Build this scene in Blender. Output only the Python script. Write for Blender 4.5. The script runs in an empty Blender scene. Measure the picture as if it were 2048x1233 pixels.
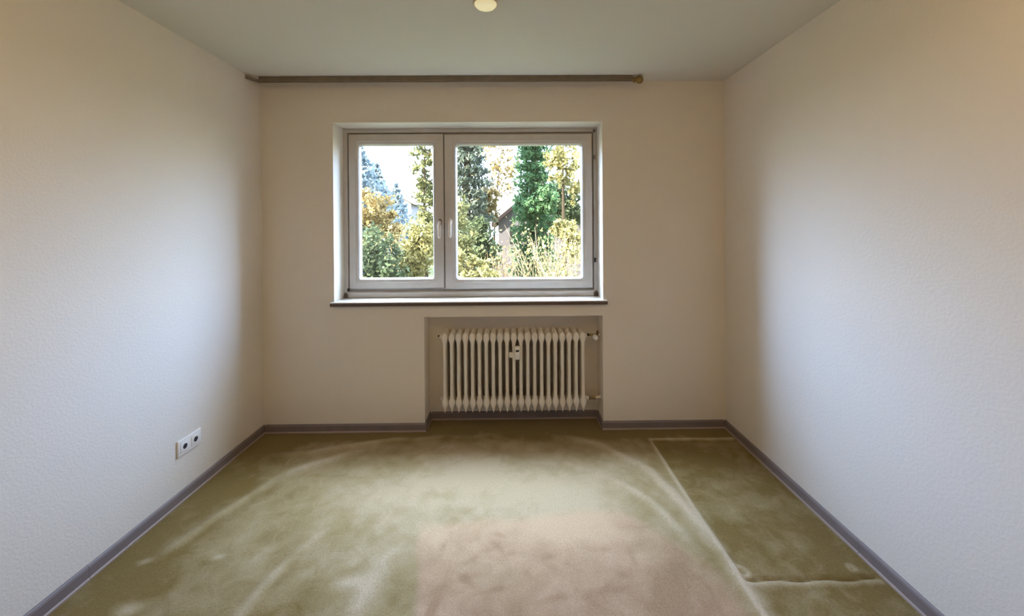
import bpy, bmesh, math, random
import numpy as np
from mathutils import Vector, Matrix

random.seed(7)
RNG = np.random.default_rng(11)
C = bpy.context.scene.collection
PI = math.pi
scene = bpy.context.scene

# ------------------------------------------------------------------ camera
F_PX, CX, CY = 780.0, 1030.3, 458.8
W, H = 2048, 1233
cam = bpy.data.cameras.new('camera')
cam.sensor_width = 36.0
cam.lens = 36.0 * F_PX / W
cam.shift_x = -(CX - W / 2) / W
cam.shift_y = (CY - H / 2) / W
cam.clip_start = 0.05
cam.clip_end = 400
cam_o = bpy.data.objects.new('camera', cam)
C.objects.link(cam_o)
yaw, pitch, roll = -0.0084, -0.0043, 0.0070
R = (Matrix.Rotation(yaw, 3, 'Z') @ Matrix.Rotation(pitch, 3, 'X') @ Matrix.Rotation(roll, 3, 'Y')
     @ Matrix.Rotation(PI / 2, 3, 'X'))
cam_o.matrix_world = Matrix.Translation((0, 0, 1.4552)) @ R.to_4x4()
scene.camera = cam_o

# ------------------------------------------------------------------ view, sky, sun
vs = scene.view_settings
vs.view_transform = 'Standard'
vs.look = 'None'
vs.gamma = 1.0
vs.use_curve_mapping = False
vs.exposure = 0.95
scene.cycles.max_bounces = 16
scene.cycles.diffuse_bounces = 10
scene.cycles.transparent_max_bounces = 24
scene.cycles.use_denoising = True
scene.cycles.sample_clamp_indirect = 12.0

SUN_STRENGTH = 16.0
# hazy sky: white near the horizon, brightest and bluish well above the trees in front of the window
SKY_HORIZON, SKY_HIGH, SKY_REAR = (4.0, 4.3, 4.7), (5.9, 8.5, 14.0), (1.5, 1.6, 1.8)
world = bpy.data.worlds.new('world')
scene.world = world
world.use_nodes = True
wn = world.node_tree
wn.nodes.clear()
w_tc = wn.nodes.new('ShaderNodeTexCoord')
w_sep = wn.nodes.new('ShaderNodeSeparateXYZ')
wn.links.new(w_tc.outputs['Generated'], w_sep.inputs[0])


def w_range(sock, a, b):
    n = wn.nodes.new('ShaderNodeMapRange')
    n.interpolation_type = 'SMOOTHSTEP'
    n.inputs[1].default_value = a
    n.inputs[2].default_value = b
    wn.links.new(sock, n.inputs[0])
    return n.outputs[0]


def w_mix(fac, a, b):
    n = wn.nodes.new('ShaderNodeMix')
    n.data_type = 'RGBA'
    n.clamp_result = False
    wn.links.new(fac, n.inputs['Factor'])
    for sock, v in ((n.inputs['A'], a), (n.inputs['B'], b)):
        if isinstance(v, tuple):
            sock.default_value = (*v, 1)
        else:
            wn.links.new(v, sock)
    return n.outputs['Result']


# compass direction: 1 straight ahead of the window, 0 along the facade
w_flat = wn.nodes.new('ShaderNodeVectorMath')
w_flat.operation = 'MULTIPLY'
w_flat.inputs[1].default_value = (1, 1, 0)
wn.links.new(w_tc.outputs['Generated'], w_flat.inputs[0])
w_nrm = wn.nodes.new('ShaderNodeVectorMath')
w_nrm.operation = 'NORMALIZE'
wn.links.new(w_flat.outputs[0], w_nrm.inputs[0])
w_az = wn.nodes.new('ShaderNodeSeparateXYZ')
wn.links.new(w_nrm.outputs[0], w_az.inputs[0])
w_up = w_mix(w_range(w_sep.outputs['Z'], 0.02, 0.26), SKY_HORIZON, SKY_HIGH)
# stronger towards both sides than straight ahead, strongest on the sun's side (left)
w_bl = w_mix(w_range(w_az.outputs['X'], -0.75, 0.75), (1.1, 1.1, 1.1), (0.9, 0.9, 0.9))
w_ah = w_mix(w_range(w_az.outputs['Y'], 0.46, 0.82), (1.5, 1.5, 1.5), (0.9, 0.9, 0.9))


def w_mul(a, b):
    n = wn.nodes.new('ShaderNodeMix')
    n.data_type = 'RGBA'
    n.blend_type = 'MULTIPLY'
    n.clamp_result = False
    n.inputs['Factor'].default_value = 1.0
    wn.links.new(a, n.inputs['A'])
    wn.links.new(b, n.inputs['B'])
    return n.outputs['Result']


w_zen = w_mix(w_range(w_sep.outputs['Z'], 0.64, 0.92), (1.0, 1.0, 1.0), (3.6, 3.0, 2.2))
w_front = w_mul(w_mul(w_mul(w_up, w_bl), w_ah), w_zen)
w_col = w_mix(w_range(w_az.outputs['Y'], 0.33, 0.42), SKY_REAR, w_front)
bg = wn.nodes.new('ShaderNodeBackground')
wo = wn.nodes.new('ShaderNodeOutputWorld')
wn.links.new(w_col, bg.inputs[0])
wn.links.new(bg.outputs[0], wo.inputs[0])

sun = bpy.data.lights.new('sun', 'SUN')
sun.energy = SUN_STRENGTH
sun.angle = math.radians(0.6)
sun.color = (1.0, 0.90, 0.74)
sun_o = bpy.data.objects.new('sun', sun)
C.objects.link(sun_o)
sun_o.rotation_euler = Vector((0.72, 0.50, -0.52)).to_track_quat('-Z', 'Y').to_euler()
sun_o.location = (-20, -14, 16)

# daylight sampling portal in the window opening (gives no light of its own)
po = bpy.data.lights.new('window_portal', 'AREA')
po.shape = 'RECTANGLE'
po.size = 1.96
po.size_y = 1.32
po.cycles.is_portal = True
po_o = bpy.data.objects.new('window_portal', po)
C.objects.link(po_o)
po_o.location = (-0.31, 3.11, 1.565)
po_o.rotation_euler = (-PI / 2, 0, 0)

# ------------------------------------------------------------------ helpers
def mat(name, col, rough=0.6, metal=0.0, spec=0.5, noise=None, bump=None, coat=0.0):
    """noise = (scale, second colour, amount); bump = (scale, strength, distance)"""
    m = bpy.data.materials.new(name)
    m.use_nodes = True
    nt = m.node_tree
    b = nt.nodes['Principled BSDF']
    b.inputs['Base Color'].default_value = (*col, 1)
    b.inputs['Roughness'].default_value = rough
    b.inputs['Metallic'].default_value = metal
    b.inputs['Specular IOR Level'].default_value = spec
    b.inputs['Coat Weight'].default_value = coat
    tc = nt.nodes.new('ShaderNodeTexCoord')
    if noise:
        n = nt.nodes.new('ShaderNodeTexNoise')
        n.inputs['Scale'].default_value = noise[0]
        n.inputs['Detail'].default_value = 5
        rp = nt.nodes.new('ShaderNodeMapRange')
        rp.inputs[1].default_value = 0.35
        rp.inputs[2].default_value = 0.68
        rp.inputs[4].default_value = noise[2]
        mx = nt.nodes.new('ShaderNodeMixRGB')
        mx.inputs[1].default_value = (*col, 1)
        mx.inputs[2].default_value = (*noise[1], 1)
        nt.links.new(tc.outputs['Object'], n.inputs['Vector'])
        nt.links.new(n.outputs[0], rp.inputs[0])
        nt.links.new(rp.outputs[0], mx.inputs[0])
        nt.links.new(mx.outputs[0], b.inputs['Base Color'])
    if bump:
        n2 = nt.nodes.new('ShaderNodeTexNoise')
        n2.inputs['Scale'].default_value = bump[0]
        n2.inputs['Detail'].default_value = 3
        bp = nt.nodes.new('ShaderNodeBump')
        bp.inputs['Strength'].default_value = bump[1]
        bp.inputs['Distance'].default_value = bump[2]
        nt.links.new(tc.outputs['Object'], n2.inputs['Vector'])
        nt.links.new(n2.outputs[0], bp.inputs['Height'])
        nt.links.new(bp.outputs[0], b.inputs['Normal'])
    return m


def leaf_mat(name, col, col2, scale=0.6, trans=0.35):
    m = bpy.data.materials.new(name)
    m.use_nodes = True
    nt = m.node_tree
    nt.nodes.clear()
    out = nt.nodes.new('ShaderNodeOutputMaterial')
    geo = nt.nodes.new('ShaderNodeNewGeometry')
    mx = nt.nodes.new('ShaderNodeMixRGB')
    mx.inputs[1].default_value = (*col, 1)
    mx.inputs[2].default_value = (*col2, 1)
    nt.links.new(geo.outputs['Random Per Island'], mx.inputs[0])
    d = nt.nodes.new('ShaderNodeBsdfDiffuse')
    t = nt.nodes.new('ShaderNodeBsdfTranslucent')
    ms = nt.nodes.new('ShaderNodeMixShader')
    ms.inputs[0].default_value = trans
    nt.links.new(mx.outputs[0], d.inputs[0])
    nt.links.new(mx.outputs[0], t.inputs[0])
    nt.links.new(d.outputs[0], ms.inputs[1])
    nt.links.new(t.outputs[0], ms.inputs[2])
    nt.links.new(ms.outputs[0], out.inputs[0])
    return m


def link_mesh(name, me, m, parent=None, smooth=False):
    mats = m if isinstance(m, (list, tuple)) else [m]
    for q in mats:
        me.materials.append(q)
    if smooth:
        me.polygons.foreach_set('use_smooth', [True] * len(me.polygons))
    o = bpy.data.objects.new(name, me)
    C.objects.link(o)
    if parent:
        o.parent = parent
        o.matrix_parent_inverse = Matrix.Identity(4)
    return o


def obj(name, bm, m, parent=None, smooth=False, sharp=None):
    bmesh.ops.recalc_face_normals(bm, faces=bm.faces)
    me = bpy.data.meshes.new(name)
    bm.to_mesh(me)
    bm.free()
    o = link_mesh(name, me, m, parent, smooth)
    if smooth:
        try:
            me.set_sharp_from_angle(angle=math.radians(sharp or 35))
        except Exception:
            pass
    return o


def pydata(name, verts, faces, m, parent=None, smooth=False):
    me = bpy.data.meshes.new(name)
    me.from_pydata(verts, [], faces)
    me.update()
    return link_mesh(name, me, m, parent, smooth)


def tag(o, label=None, cat=None, group=None, kind=None):
    if label:
        o['label'] = label
    if cat:
        o['category'] = cat
    if group:
        o['group'] = group
    if kind:
        o['kind'] = kind
    return o


def empty(name, loc, label=None, cat=None, group=None):
    o = bpy.data.objects.new(name, None)
    o.empty_display_size = 0.05
    C.objects.link(o)
    o.location = loc
    return tag(o, label, cat, group)


def struct(o, label=None):
    o['kind'] = 'structure'
    if label:
        o['label'] = label
    return o


def box(bm, x0, x1, y0, y1, z0, z1, bev=0.0, seg=2, mi=0):
    r = bmesh.ops.create_cube(bm, size=1.0)
    vs_ = r['verts']
    for v in vs_:
        v.co = Vector((x0 + (v.co.x + .5) * (x1 - x0), y0 + (v.co.y + .5) * (y1 - y0), z0 + (v.co.z + .5) * (z1 - z0)))
    fs = list({f for v in vs_ for f in v.link_faces})
    if mi:
        for f in fs:
            f.material_index = mi
    if bev:
        es = list({e for v in vs_ for e in v.link_edges})
        bmesh.ops.bevel(bm, geom=es, offset=bev, segments=seg, affect='EDGES', profile=0.5)


def lathe(bm, prof, centre=(0, 0, 0), axis='z', n=24):
    """prof: list of (radius, height); closed ends when radius is 0"""
    c = Vector(centre)
    rings = []

    def P(r, h, a):
        u, v = r * math.cos(a), r * math.sin(a)
        if axis == 'z':
            return c + Vector((u, v, h))
        if axis == 'y':
            return c + Vector((u, h, v))
        return c + Vector((h, u, v))
    for r, h in prof:
        if r < 1e-7:
            rings.append([bm.verts.new(P(0, h, 0))])
        else:
            rings.append([bm.verts.new(P(r, h, 2 * PI * k / n)) for k in range(n)])
    for a, b in zip(rings[:-1], rings[1:]):
        for k in range(n):
            k2 = (k + 1) % n
            if len(a) == 1 and len(b) == 1:
                continue
            if len(a) == 1:
                bm.faces.new((a[0], b[k], b[k2]))
            elif len(b) == 1:
                bm.faces.new((a[k], b[0], a[k2]))
            else:
                bm.faces.new((a[k], b[k], b[k2], a[k2]))


def tube(bm, pts, r, n=10):
    pts = [Vector(p) for p in pts]
    rings = []
    for i, p in enumerate(pts):
        d = (pts[min(i + 1, len(pts) - 1)] - pts[max(i - 1, 0)]).normalized()
        up = Vector((0, 0, 1)) if abs(d.z) < 0.9 else Vector((1, 0, 0))
        u = d.cross(up).normalized()
        v = d.cross(u)
        rr = r[i] if isinstance(r, (list, tuple)) else r
        rings.append([bm.verts.new(p + (u * math.cos(2 * PI * k / n) + v * math.sin(2 * PI * k / n)) * rr) for k in range(n)])
    for a, b in zip(rings[:-1], rings[1:]):
        for k in range(n):
            bm.faces.new((a[k], a[(k + 1) % n], b[(k + 1) % n], b[k]))
    bm.faces.new(rings[0][::-1])
    bm.faces.new(rings[-1])


# ------------------------------------------------------------------ materials
M = {}
M['wall'] = mat('woodchip_wallpaper', (0.72, 0.665, 0.585), 0.85, bump=(95, 0.35, 0.004), spec=0.2)
M['wall_back'] = mat('woodchip_wallpaper_window_wall', (0.74, 0.685, 0.60), 0.85, bump=(95, 0.25, 0.004), spec=0.2)  # same wallpaper, made paler in place of light bounced off the floor
M['ceiling'] = mat('ceiling_paint', (0.68, 0.65, 0.58), 0.9, bump=(60, 0.12, 0.003), spec=0.2)
M['reveal'] = M['wall_back']
M['base'] = mat('baseboard_vinyl', (0.21, 0.17, 0.165), 0.5, noise=(9, (0.17, 0.14, 0.13), 0.7))
M['base_lip'] = mat('baseboard_lip_vinyl', (0.34, 0.265, 0.225), 0.5)
M['pvc'] = mat('white_window_plastic', (0.54, 0.51, 0.475), 0.4, noise=(14, (0.47, 0.44, 0.40), 0.5))
M['gasket'] = mat('brown_gasket', (0.10, 0.08, 0.06), 0.7)
M['handle'] = mat('cream_handle_plastic', (0.74, 0.68, 0.60), 0.3)
M['handle_dark'] = mat('handle_rosette_brown', (0.20, 0.13, 0.09), 0.4)
M['black'] = mat('black_plastic', (0.012, 0.010, 0.010), 0.5)
M['sill'] = mat('pale_sill_stone', (0.70, 0.68, 0.66), 0.25, noise=(30, (0.62, 0.58, 0.55), 0.6))
M['sill_edge'] = mat('brown_sill_edge', (0.085, 0.055, 0.04), 0.4, noise=(40, (0.14, 0.09, 0.06), 0.7))
M['rad'] = mat('radiator_enamel', (0.78, 0.73, 0.65), 0.4, noise=(6, (0.72, 0.66, 0.56), 0.6))
M['white_plastic'] = mat('white_plastic', (0.80, 0.78, 0.74), 0.35)
M['brass'] = mat('aged_brass', (0.32, 0.22, 0.10), 0.4, metal=0.8, noise=(40, (0.12, 0.08, 0.04), 0.7))
M['rail'] = mat('brown_rail_wood', (0.20, 0.155, 0.105), 0.5, noise=(18, (0.14, 0.10, 0.065), 0.6))
M['rail_knob'] = mat('knob_brass', (0.26, 0.17, 0.055), 0.35, metal=0.5)
M['socket'] = mat('socket_plastic', (0.80, 0.77, 0.73), 0.35)
M['socket_well'] = mat('socket_well_dark', (0.03, 0.03, 0.035), 0.5)


def glass_mat():
    m = bpy.data.materials.new('window_glass')
    m.use_nodes = True
    nt = m.node_tree
    nt.nodes.clear()
    out = nt.nodes.new('ShaderNodeOutputMaterial')
    tr = nt.nodes.new('ShaderNodeBsdfTransparent')
    tr.inputs[0].default_value = (0.96, 0.98, 0.97, 1)
    gl = nt.nodes.new('ShaderNodeBsdfGlossy')
    gl.inputs['Roughness'].default_value = 0.0
    geo = nt.nodes.new('ShaderNodeNewGeometry')          # Schlick reflectance, the same from both faces
    dot = nt.nodes.new('ShaderNodeVectorMath')
    dot.operation = 'DOT_PRODUCT'
    nt.links.new(geo.outputs['Normal'], dot.inputs[0])
    nt.links.new(geo.outputs['Incoming'], dot.inputs[1])
    prev = dot.outputs['Value']
    for op, a, b in (('ABSOLUTE', None, 0), ('SUBTRACT', 1.0, None), ('POWER', None, 5.0), ('MULTIPLY_ADD', None, 0.96)):
        mn = nt.nodes.new('ShaderNodeMath')
        mn.operation = op
        if a is not None:
            mn.inputs[0].default_value = a
            nt.links.new(prev, mn.inputs[1])
        else:
            nt.links.new(prev, mn.inputs[0])
            mn.inputs[1].default_value = b
        if op == 'MULTIPLY_ADD':
            mn.inputs[2].default_value = 0.04
        prev = mn.outputs[0]
    ms = nt.nodes.new('ShaderNodeMixShader')
    nt.links.new(prev, ms.inputs[0])
    nt.links.new(tr.outputs[0], ms.inputs[1])
    nt.links.new(gl.outputs[0], ms.inputs[2])
    nt.links.new(ms.outputs[0], out.inputs[0])
    return m


M['glass'] = glass_mat()

# ------------------------------------------------------------------ room shell
XL, XR = -1.780, 1.532
YB, YF = 2.794, -1.30
ZC = 2.5
T = 0.30
RX0, RX1, RZ0, RZ1 = -1.272, 0.652, 0.928, 2.212          # window opening
NX0, NX1, NZ1, ND = -0.633, 0.648, 0.818, 0.17            # radiator niche

# window wall
bm = bmesh.new()
xs = [XL - T, RX0, NX0, NX1, RX1, XR + T]
zs = [0.0, NZ1, RZ0, RZ1, ZC]
for i in range(5):
    for k in range(4):
        xc, zc = (xs[i] + xs[i + 1]) / 2, (zs[k] + zs[k + 1]) / 2
        if RX0 < xc < RX1 and RZ0 < zc < RZ1:
            continue
        y0 = YB
        if NX0 < xc < NX1 and zc < NZ1:
            y0 = YB + ND
        box(bm, xs[i], xs[i + 1], y0, YB + T, zs[k], zs[k + 1])
bmesh.ops.remove_doubles(bm, verts=bm.verts, dist=1e-5)
# drop the inner faces where two blocks met
seen = {}
for f in bm.faces:
    seen.setdefault(tuple(sorted(v.index for v in f.verts)), []).append(f)
bm.verts.index_update()
seen = {}
for f in bm.faces:
    seen.setdefault(tuple(sorted(v.index for v in f.verts)), []).append(f)
bmesh.ops.delete(bm, geom=[f for fl in seen.values() if len(fl) > 1 for f in fl], context='FACES_ONLY')
struct(obj('wall_back', bm, M['wall_back']))
for nm, a in (('wall_left', (XL - T, XL, YF, YB, 0, ZC)), ('wall_right', (XR, XR + T, YF, YB, 0, ZC)),
              ('wall_front', (XL - T, XR + T, YF - T, YF, 0, ZC))):
    bm = bmesh.new()
    box(bm, *a)
    struct(obj(nm, bm, M['wall']))
bm = bmesh.new()
box(bm, XL - T, XR + T, YF - T, YB + T, ZC, ZC + 0.3)
struct(obj('ceiling', bm, M['ceiling']))

# ------------------------------------------------------------------ carpet floor
RIDGES = [  # (polyline on the floor in metres, half width, height, wear amount)
    ([(0.15, 2.745), (0.52, 2.656), (0.70, 2.47), (0.841, 2.227), (0.905, 2.0), (0.932, 1.795), (0.94, 1.3), (0.9, 0.6)], 0.030, 0.010, 0.75),
    ([(-1.70, 2.50), (-1.35, 2.53), (-1.05, 2.62), (-0.70, 2.69), (0.15, 2.745)], 0.028, 0.008, 0.35),
    ([(-1.60, 1.62), (-1.52, 1.95), (-1.40, 2.22), (-1.23, 2.43), (-0.95, 2.56)], 0.035, 0.009, 0.8),
    ([(-1.05, 1.35), (-1.03, 1.60), (-0.96, 1.80), (-0.86, 1.93)], 0.030, 0.008, 0.6),
    ([(-0.62, 1.40), (-0.60, 1.62), (-0.53, 1.78)], 0.05, 0.006, 0.7),
    ([(0.30, 2.42), (0.60, 2.22), (0.78, 1.95), (0.86, 1.62)], 0.028, 0.006, 0.5),
    ([(0.55, 1.40), (0.68, 1.62), (0.76, 1.75)], 0.06, -0.004, -0.5),
]


def dist_poly(px, py, line, with_pos=False):
    d = np.full(px.shape, 9.0)
    pos = np.zeros(px.shape)
    n = len(line) - 1
    for k, ((ax, ay), (bx, by)) in enumerate(zip(line[:-1], line[1:])):
        vx, vy = bx - ax, by - ay
        t = np.clip(((px - ax) * vx + (py - ay) * vy) / (vx * vx + vy * vy), 0, 1)
        e = np.hypot(px - ax - t * vx, py - ay - t * vy)
        pos = np.where(e < d, (k + t) / n, pos)
        d = np.minimum(d, e)
    return (d, pos) if with_pos else d


def smooth_line(line, n=3):
    for _ in range(n):
        q = [line[0]]
        for a, b in zip(line[:-1], line[1:]):
            q.append((a[0] * .75 + b[0] * .25, a[1] * .75 + b[1] * .25))
            q.append((a[0] * .25 + b[0] * .75, a[1] * .25 + b[1] * .75))
        q.append(line[-1])
        line = q
    return line


def sstep(a, b, x):
    t = np.clip((x - a) / (b - a), 0, 1)
    return t * t * (3 - 2 * t)


def vnoise(px, py, s, seed):
    g = np.random.default_rng(seed).random((80, 80))
    x, y = px * s + 40, py * s + 40
    xi, yi = np.floor(x).astype(int) % 79, np.floor(y).astype(int) % 79
    fx, fy = x - np.floor(x), y - np.floor(y)
    fx, fy = fx * fx * (3 - 2 * fx), fy * fy * (3 - 2 * fy)
    return (g[xi, yi] * (1 - fx) * (1 - fy) + g[xi + 1, yi] * fx * (1 - fy) + g[xi, yi + 1] * (1 - fx) * fy + g[xi + 1, yi + 1] * fx * fy)


gx = np.linspace(XL, XR, 300)
gy = np.concatenate([np.linspace(YF, 1.2, 50, endpoint=False), np.linspace(1.2, YB + ND, 170)])
PX, PY = np.meshgrid(gx, gy, indexing='ij')
Z = np.zeros(PX.shape)
wear_and_light = np.zeros(PX.shape)
for line, hw, hh, wa in RIDGES:
    d, along = dist_poly(PX + 0.03 * (vnoise(PX, PY, 6, 3) - .5), PY + 0.03 * (vnoise(PX, PY, 6, 4) - .5), smooth_line(line), True)
    ends = sstep(0, 0.35, along) * sstep(1.0, 0.65, along)
    g = np.exp(-(d / (hw * (0.7 + 0.7 * vnoise(PX, PY, 3, 8)))) ** 2) * ends
    var = 0.25 + 1.3 * vnoise(PX, PY, 4, 9)
    Z += hh * g
    wear_and_light += wa * g * var * 0.8
# wardrobe print along the right wall: pressed pile with a raised rim
inside = sstep(0.925, 0.95, PX) * sstep(2.655, 2.635, PY)
Z -= 0.004 * inside
rimx = np.exp(-((PX - 0.932) / 0.010) ** 2) * sstep(2.67, 2.65, PY)
rimy = np.exp(-((PY - 2.647) / 0.013) ** 2) * sstep(0.92, 0.94, PX) * sstep(1.52, 1.50, PX)
Z += 0.006 * np.maximum(rimx, rimy)
wear_and_light += 0.8 * np.maximum(rimx, rimy)
yy = 1.585 + 0.004 * np.sin(PX * 31)
seg = sstep(0.935, 0.955, PX) * sstep(1.518, 1.50, PX)
Z += (0.006 * np.exp(-((PY - yy + 0.016) / 0.013) ** 2) - 0.011 * np.exp(-((PY - yy - 0.006) / 0.008) ** 2)) * seg
wear_and_light += 0.5 * np.exp(-((PY - yy + 0.016) / 0.013) ** 2) * seg
for (fx, fy, fr) in ((0.958, 1.625, 0.024), (1.435, 1.64, 0.013)):     # dents left by furniture feet
    d = np.hypot(PX - fx, PY - fy)
    Z -= 0.007 * np.exp(-(d / (fr * .6)) ** 2)
    ring = np.exp(-((d - fr) / 0.009) ** 2)
    Z += 0.004 * ring
    wear_and_light += 0.55 * ring
# worn middle of the room, with pooled window light painted in as well
mid = np.exp(-(((PX + 0.1) / 0.85) ** 2 + ((PY - 2.15) / 0.42) ** 2) ** 1.3)
wear_and_light += 0.75 * mid * (0.6 + 0.8 * vnoise(PX, PY, 3, 21))
wear_and_light -= 0.45 * sstep(2.58, 2.72, PY)  # shade below the window wall, painted darker into the carpet
wear_and_light -= 0.40 * sstep(-1.30, -1.62, PX + 0.12 * (vnoise(PX, PY, 3, 5) - .5))
wear_and_light += 0.28 * (vnoise(PX, PY, 7, 31) - .5) + 0.22 * (vnoise(PX, PY, 17, 32) - .5)
wear_and_light -= 0.25 * inside
for (sx, sy, sr) in ((-1.48, 1.50, 0.05), (-1.31, 1.74, 0.025), (-1.62, 1.72, 0.03), (-0.70, 1.60, 0.06)):
    wear_and_light += 0.6 * np.exp(-(np.hypot((PX - sx), (PY - sy) * 1.6) / sr) ** 2)
for k in range(26):
    sx, sy = RNG.uniform(-.35, .75), RNG.uniform(1.40, 1.85)
    aa, ln = RNG.uniform(0, PI), RNG.uniform(.02, .07)
    u_ = (PX - sx) * math.cos(aa) + (PY - sy) * math.sin(aa)
    v_ = -(PX - sx) * math.sin(aa) + (PY - sy) * math.cos(aa)
    wear_and_light -= RNG.uniform(.15, .40) * np.exp(-(u_ / ln) ** 2 - (v_ / .014) ** 2)
# pinkish faded patch where a rug lay
edge_l = -0.47 + (1.91 - PY) * 0.20 + 0.03 * (vnoise(PX, PY, 8, 41) - .5)
arc = dist_poly(PX, PY, smooth_line([(-0.45, 1.93), (0.1, 2.0), (0.45, 1.93), (0.70, 1.72), (0.82, 1.48), (0.86, 1.1)]))
top = 1.94 + 0.05 * np.sin(PX * 4) + 0.05 * (vnoise(PX, PY, 7, 42) - .5)
edge_r = 0.86 - 0.9 * np.clip(PY - 1.55, 0, 1) ** 1.3
pink = sstep(-0.02, 0.02, PX - edge_l) * sstep(0.05, -0.05, PY - top) * sstep(0.07, -0.05, PX - edge_r)
pink = np.clip(pink * (0.75 + 0.5 * vnoise(PX, PY, 5, 43)), 0, 1)
Z += 0.003 * (vnoise(PX, PY, 9, 51) - .5)
flat = np.minimum(np.minimum(PX - XL, XR - PX), np.minimum(PY - YF, YB + ND - PY))
Z *= sstep(0.0, 0.05, flat)
Z += 0.0

nx, ny = PX.shape
verts = np.stack([PX.ravel(), PY.ravel(), Z.ravel()], 1)
idx = np.arange(nx * ny).reshape(nx, ny)
faces = np.stack([idx[:-1, :-1].ravel(), idx[1:, :-1].ravel(), idx[1:, 1:].ravel(), idx[:-1, 1:].ravel()], 1)


def carpet_mat():
    m = bpy.data.materials.new('olive_carpet')
    m.use_nodes = True
    nt = m.node_tree
    b = nt.nodes['Principled BSDF']
    b.inputs['Roughness'].default_value = 0.95
    b.inputs['Specular IOR Level'].default_value = 0.1
    b.inputs['Sheen Weight'].default_value = 0.15
    b.inputs['Sheen Roughness'].default_value = 0.5
    aw = nt.nodes.new('ShaderNodeAttribute')
    aw.attribute_name = 'wear_and_light'
    ap = nt.nodes.new('ShaderNodeAttribute')
    ap.attribute_name = 'pink'
    tc = nt.nodes.new('ShaderNodeTexCoord')
    n1 = nt.nodes.new('ShaderNodeTexNoise')
    n1.inputs['Scale'].default_value = 11
    n1.inputs['Detail'].default_value = 8
    n1.inputs['Roughness'].default_value = 0.65
    n1.inputs['Distortion'].default_value = 0.8
    n2 = nt.nodes.new('ShaderNodeTexNoise')
    n2.inputs['Scale'].default_value = 150
    n2.inputs['Detail'].default_value = 4
    add = nt.nodes.new('ShaderNodeMath')
    add.operation = 'MULTIPLY_ADD'
    add.inputs[1].default_value = 0.75
    add.inputs[2].default_value = -0.07
    a2 = nt.nodes.new('ShaderNodeMath')
    a2.operation = 'ADD'
    a2.use_clamp = False
    ramp = nt.nodes.new('ShaderNodeValToRGB')
    e = ramp.color_ramp.elements
    e[0].position = 0.0
    e[0].color = (*CARPET_DARK, 1)
    e[1].position = 1.0
    e[1].color = (*CARPET_LIGHT, 1)
    em = e.new(0.42)
    em.color = (*CARPET_MID, 1)
    pk = nt.nodes.new('ShaderNodeValToRGB')
    e = pk.color_ramp.elements
    e[0].position = 0.1
    e[0].color = (*PINK_DARK, 1)
    e[1].position = 0.9
    e[1].color = (*PINK_LIGHT, 1)
    mx = nt.nodes.new('ShaderNodeMixRGB')
    fine = nt.nodes.new('ShaderNodeMixRGB')
    fine.blend_type = 'MULTIPLY'
    fine.inputs[0].default_value = 0.5
    gain = nt.nodes.new('ShaderNodeMixRGB')
    gain.blend_type = 'MULTIPLY'
    L = nt.links.new
    L(tc.outputs['Object'], n1.inputs['Vector'])
    L(tc.outputs['Object'], n2.inputs['Vector'])
    L(n1.outputs[0], add.inputs[0])
    L(add.outputs[0], a2.inputs[0])
    L(aw.outputs['Fac'], a2.inputs[1])
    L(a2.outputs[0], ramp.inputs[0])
    L(a2.outputs[0], pk.inputs[0])
    L(ap.outputs['Fac'], mx.inputs[0])
    L(ramp.outputs[0], mx.inputs[1])
    L(pk.outputs[0], mx.inputs[2])
    L(mx.outputs[0], fine.inputs[1])
    L(n2.outputs[0], fine.inputs[2])
    L(fine.outputs[0], b.inputs['Base Color'])
    bp = nt.nodes.new('ShaderNodeBump')
    bp.inputs['Strength'].default_value = 0.5
    bp.inputs['Distance'].default_value = 0.004
    bp2 = nt.nodes.new('ShaderNodeBump')
    bp2.inputs['Strength'].default_value = 0.35
    bp2.inputs['Distance'].default_value = 0.012
    L(n2.outputs[0], bp.inputs['Height'])
    L(n1.outputs[0], bp2.inputs['Height'])
    L(bp2.outputs[0], bp.inputs['Normal'])
    L(bp.outputs[0], b.inputs['Normal'])
    return m


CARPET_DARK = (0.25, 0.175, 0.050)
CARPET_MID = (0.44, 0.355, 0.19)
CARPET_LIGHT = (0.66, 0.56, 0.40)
PINK_DARK = (0.47, 0.315, 0.195)
PINK_LIGHT = (0.75, 0.565, 0.39)
me = bpy.data.meshes.new('floor')
me.from_pydata(verts.tolist(), [], faces.tolist())
for nm, arr in (('wear_and_light', wear_and_light), ('pink', pink)):
    at = me.attributes.new(nm, 'FLOAT', 'POINT')
    at.data.foreach_set('value', arr.ravel().astype(np.float32))
me.update()
# give the carpet a backing so it is a slab, not a sheet
bm = bmesh.new()
bm.from_mesh(me)
geom = bmesh.ops.extrude_face_region(bm, geom=bm.faces[:])
for v in [g for g in geom['geom'] if isinstance(g, bmesh.types.BMVert)]:
    v.co.z = -0.2
bmesh.ops.recalc_face_normals(bm, faces=bm.faces)
bm.to_mesh(me)
bm.free()
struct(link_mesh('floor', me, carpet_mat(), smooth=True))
try:
    me.set_sharp_from_angle(angle=math.radians(50))
except Exception:
    pass

# ------------------------------------------------------------------ baseboards (carpet-coloured vinyl strip with a lip)
BH, BD = 0.060, 0.011


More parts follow.
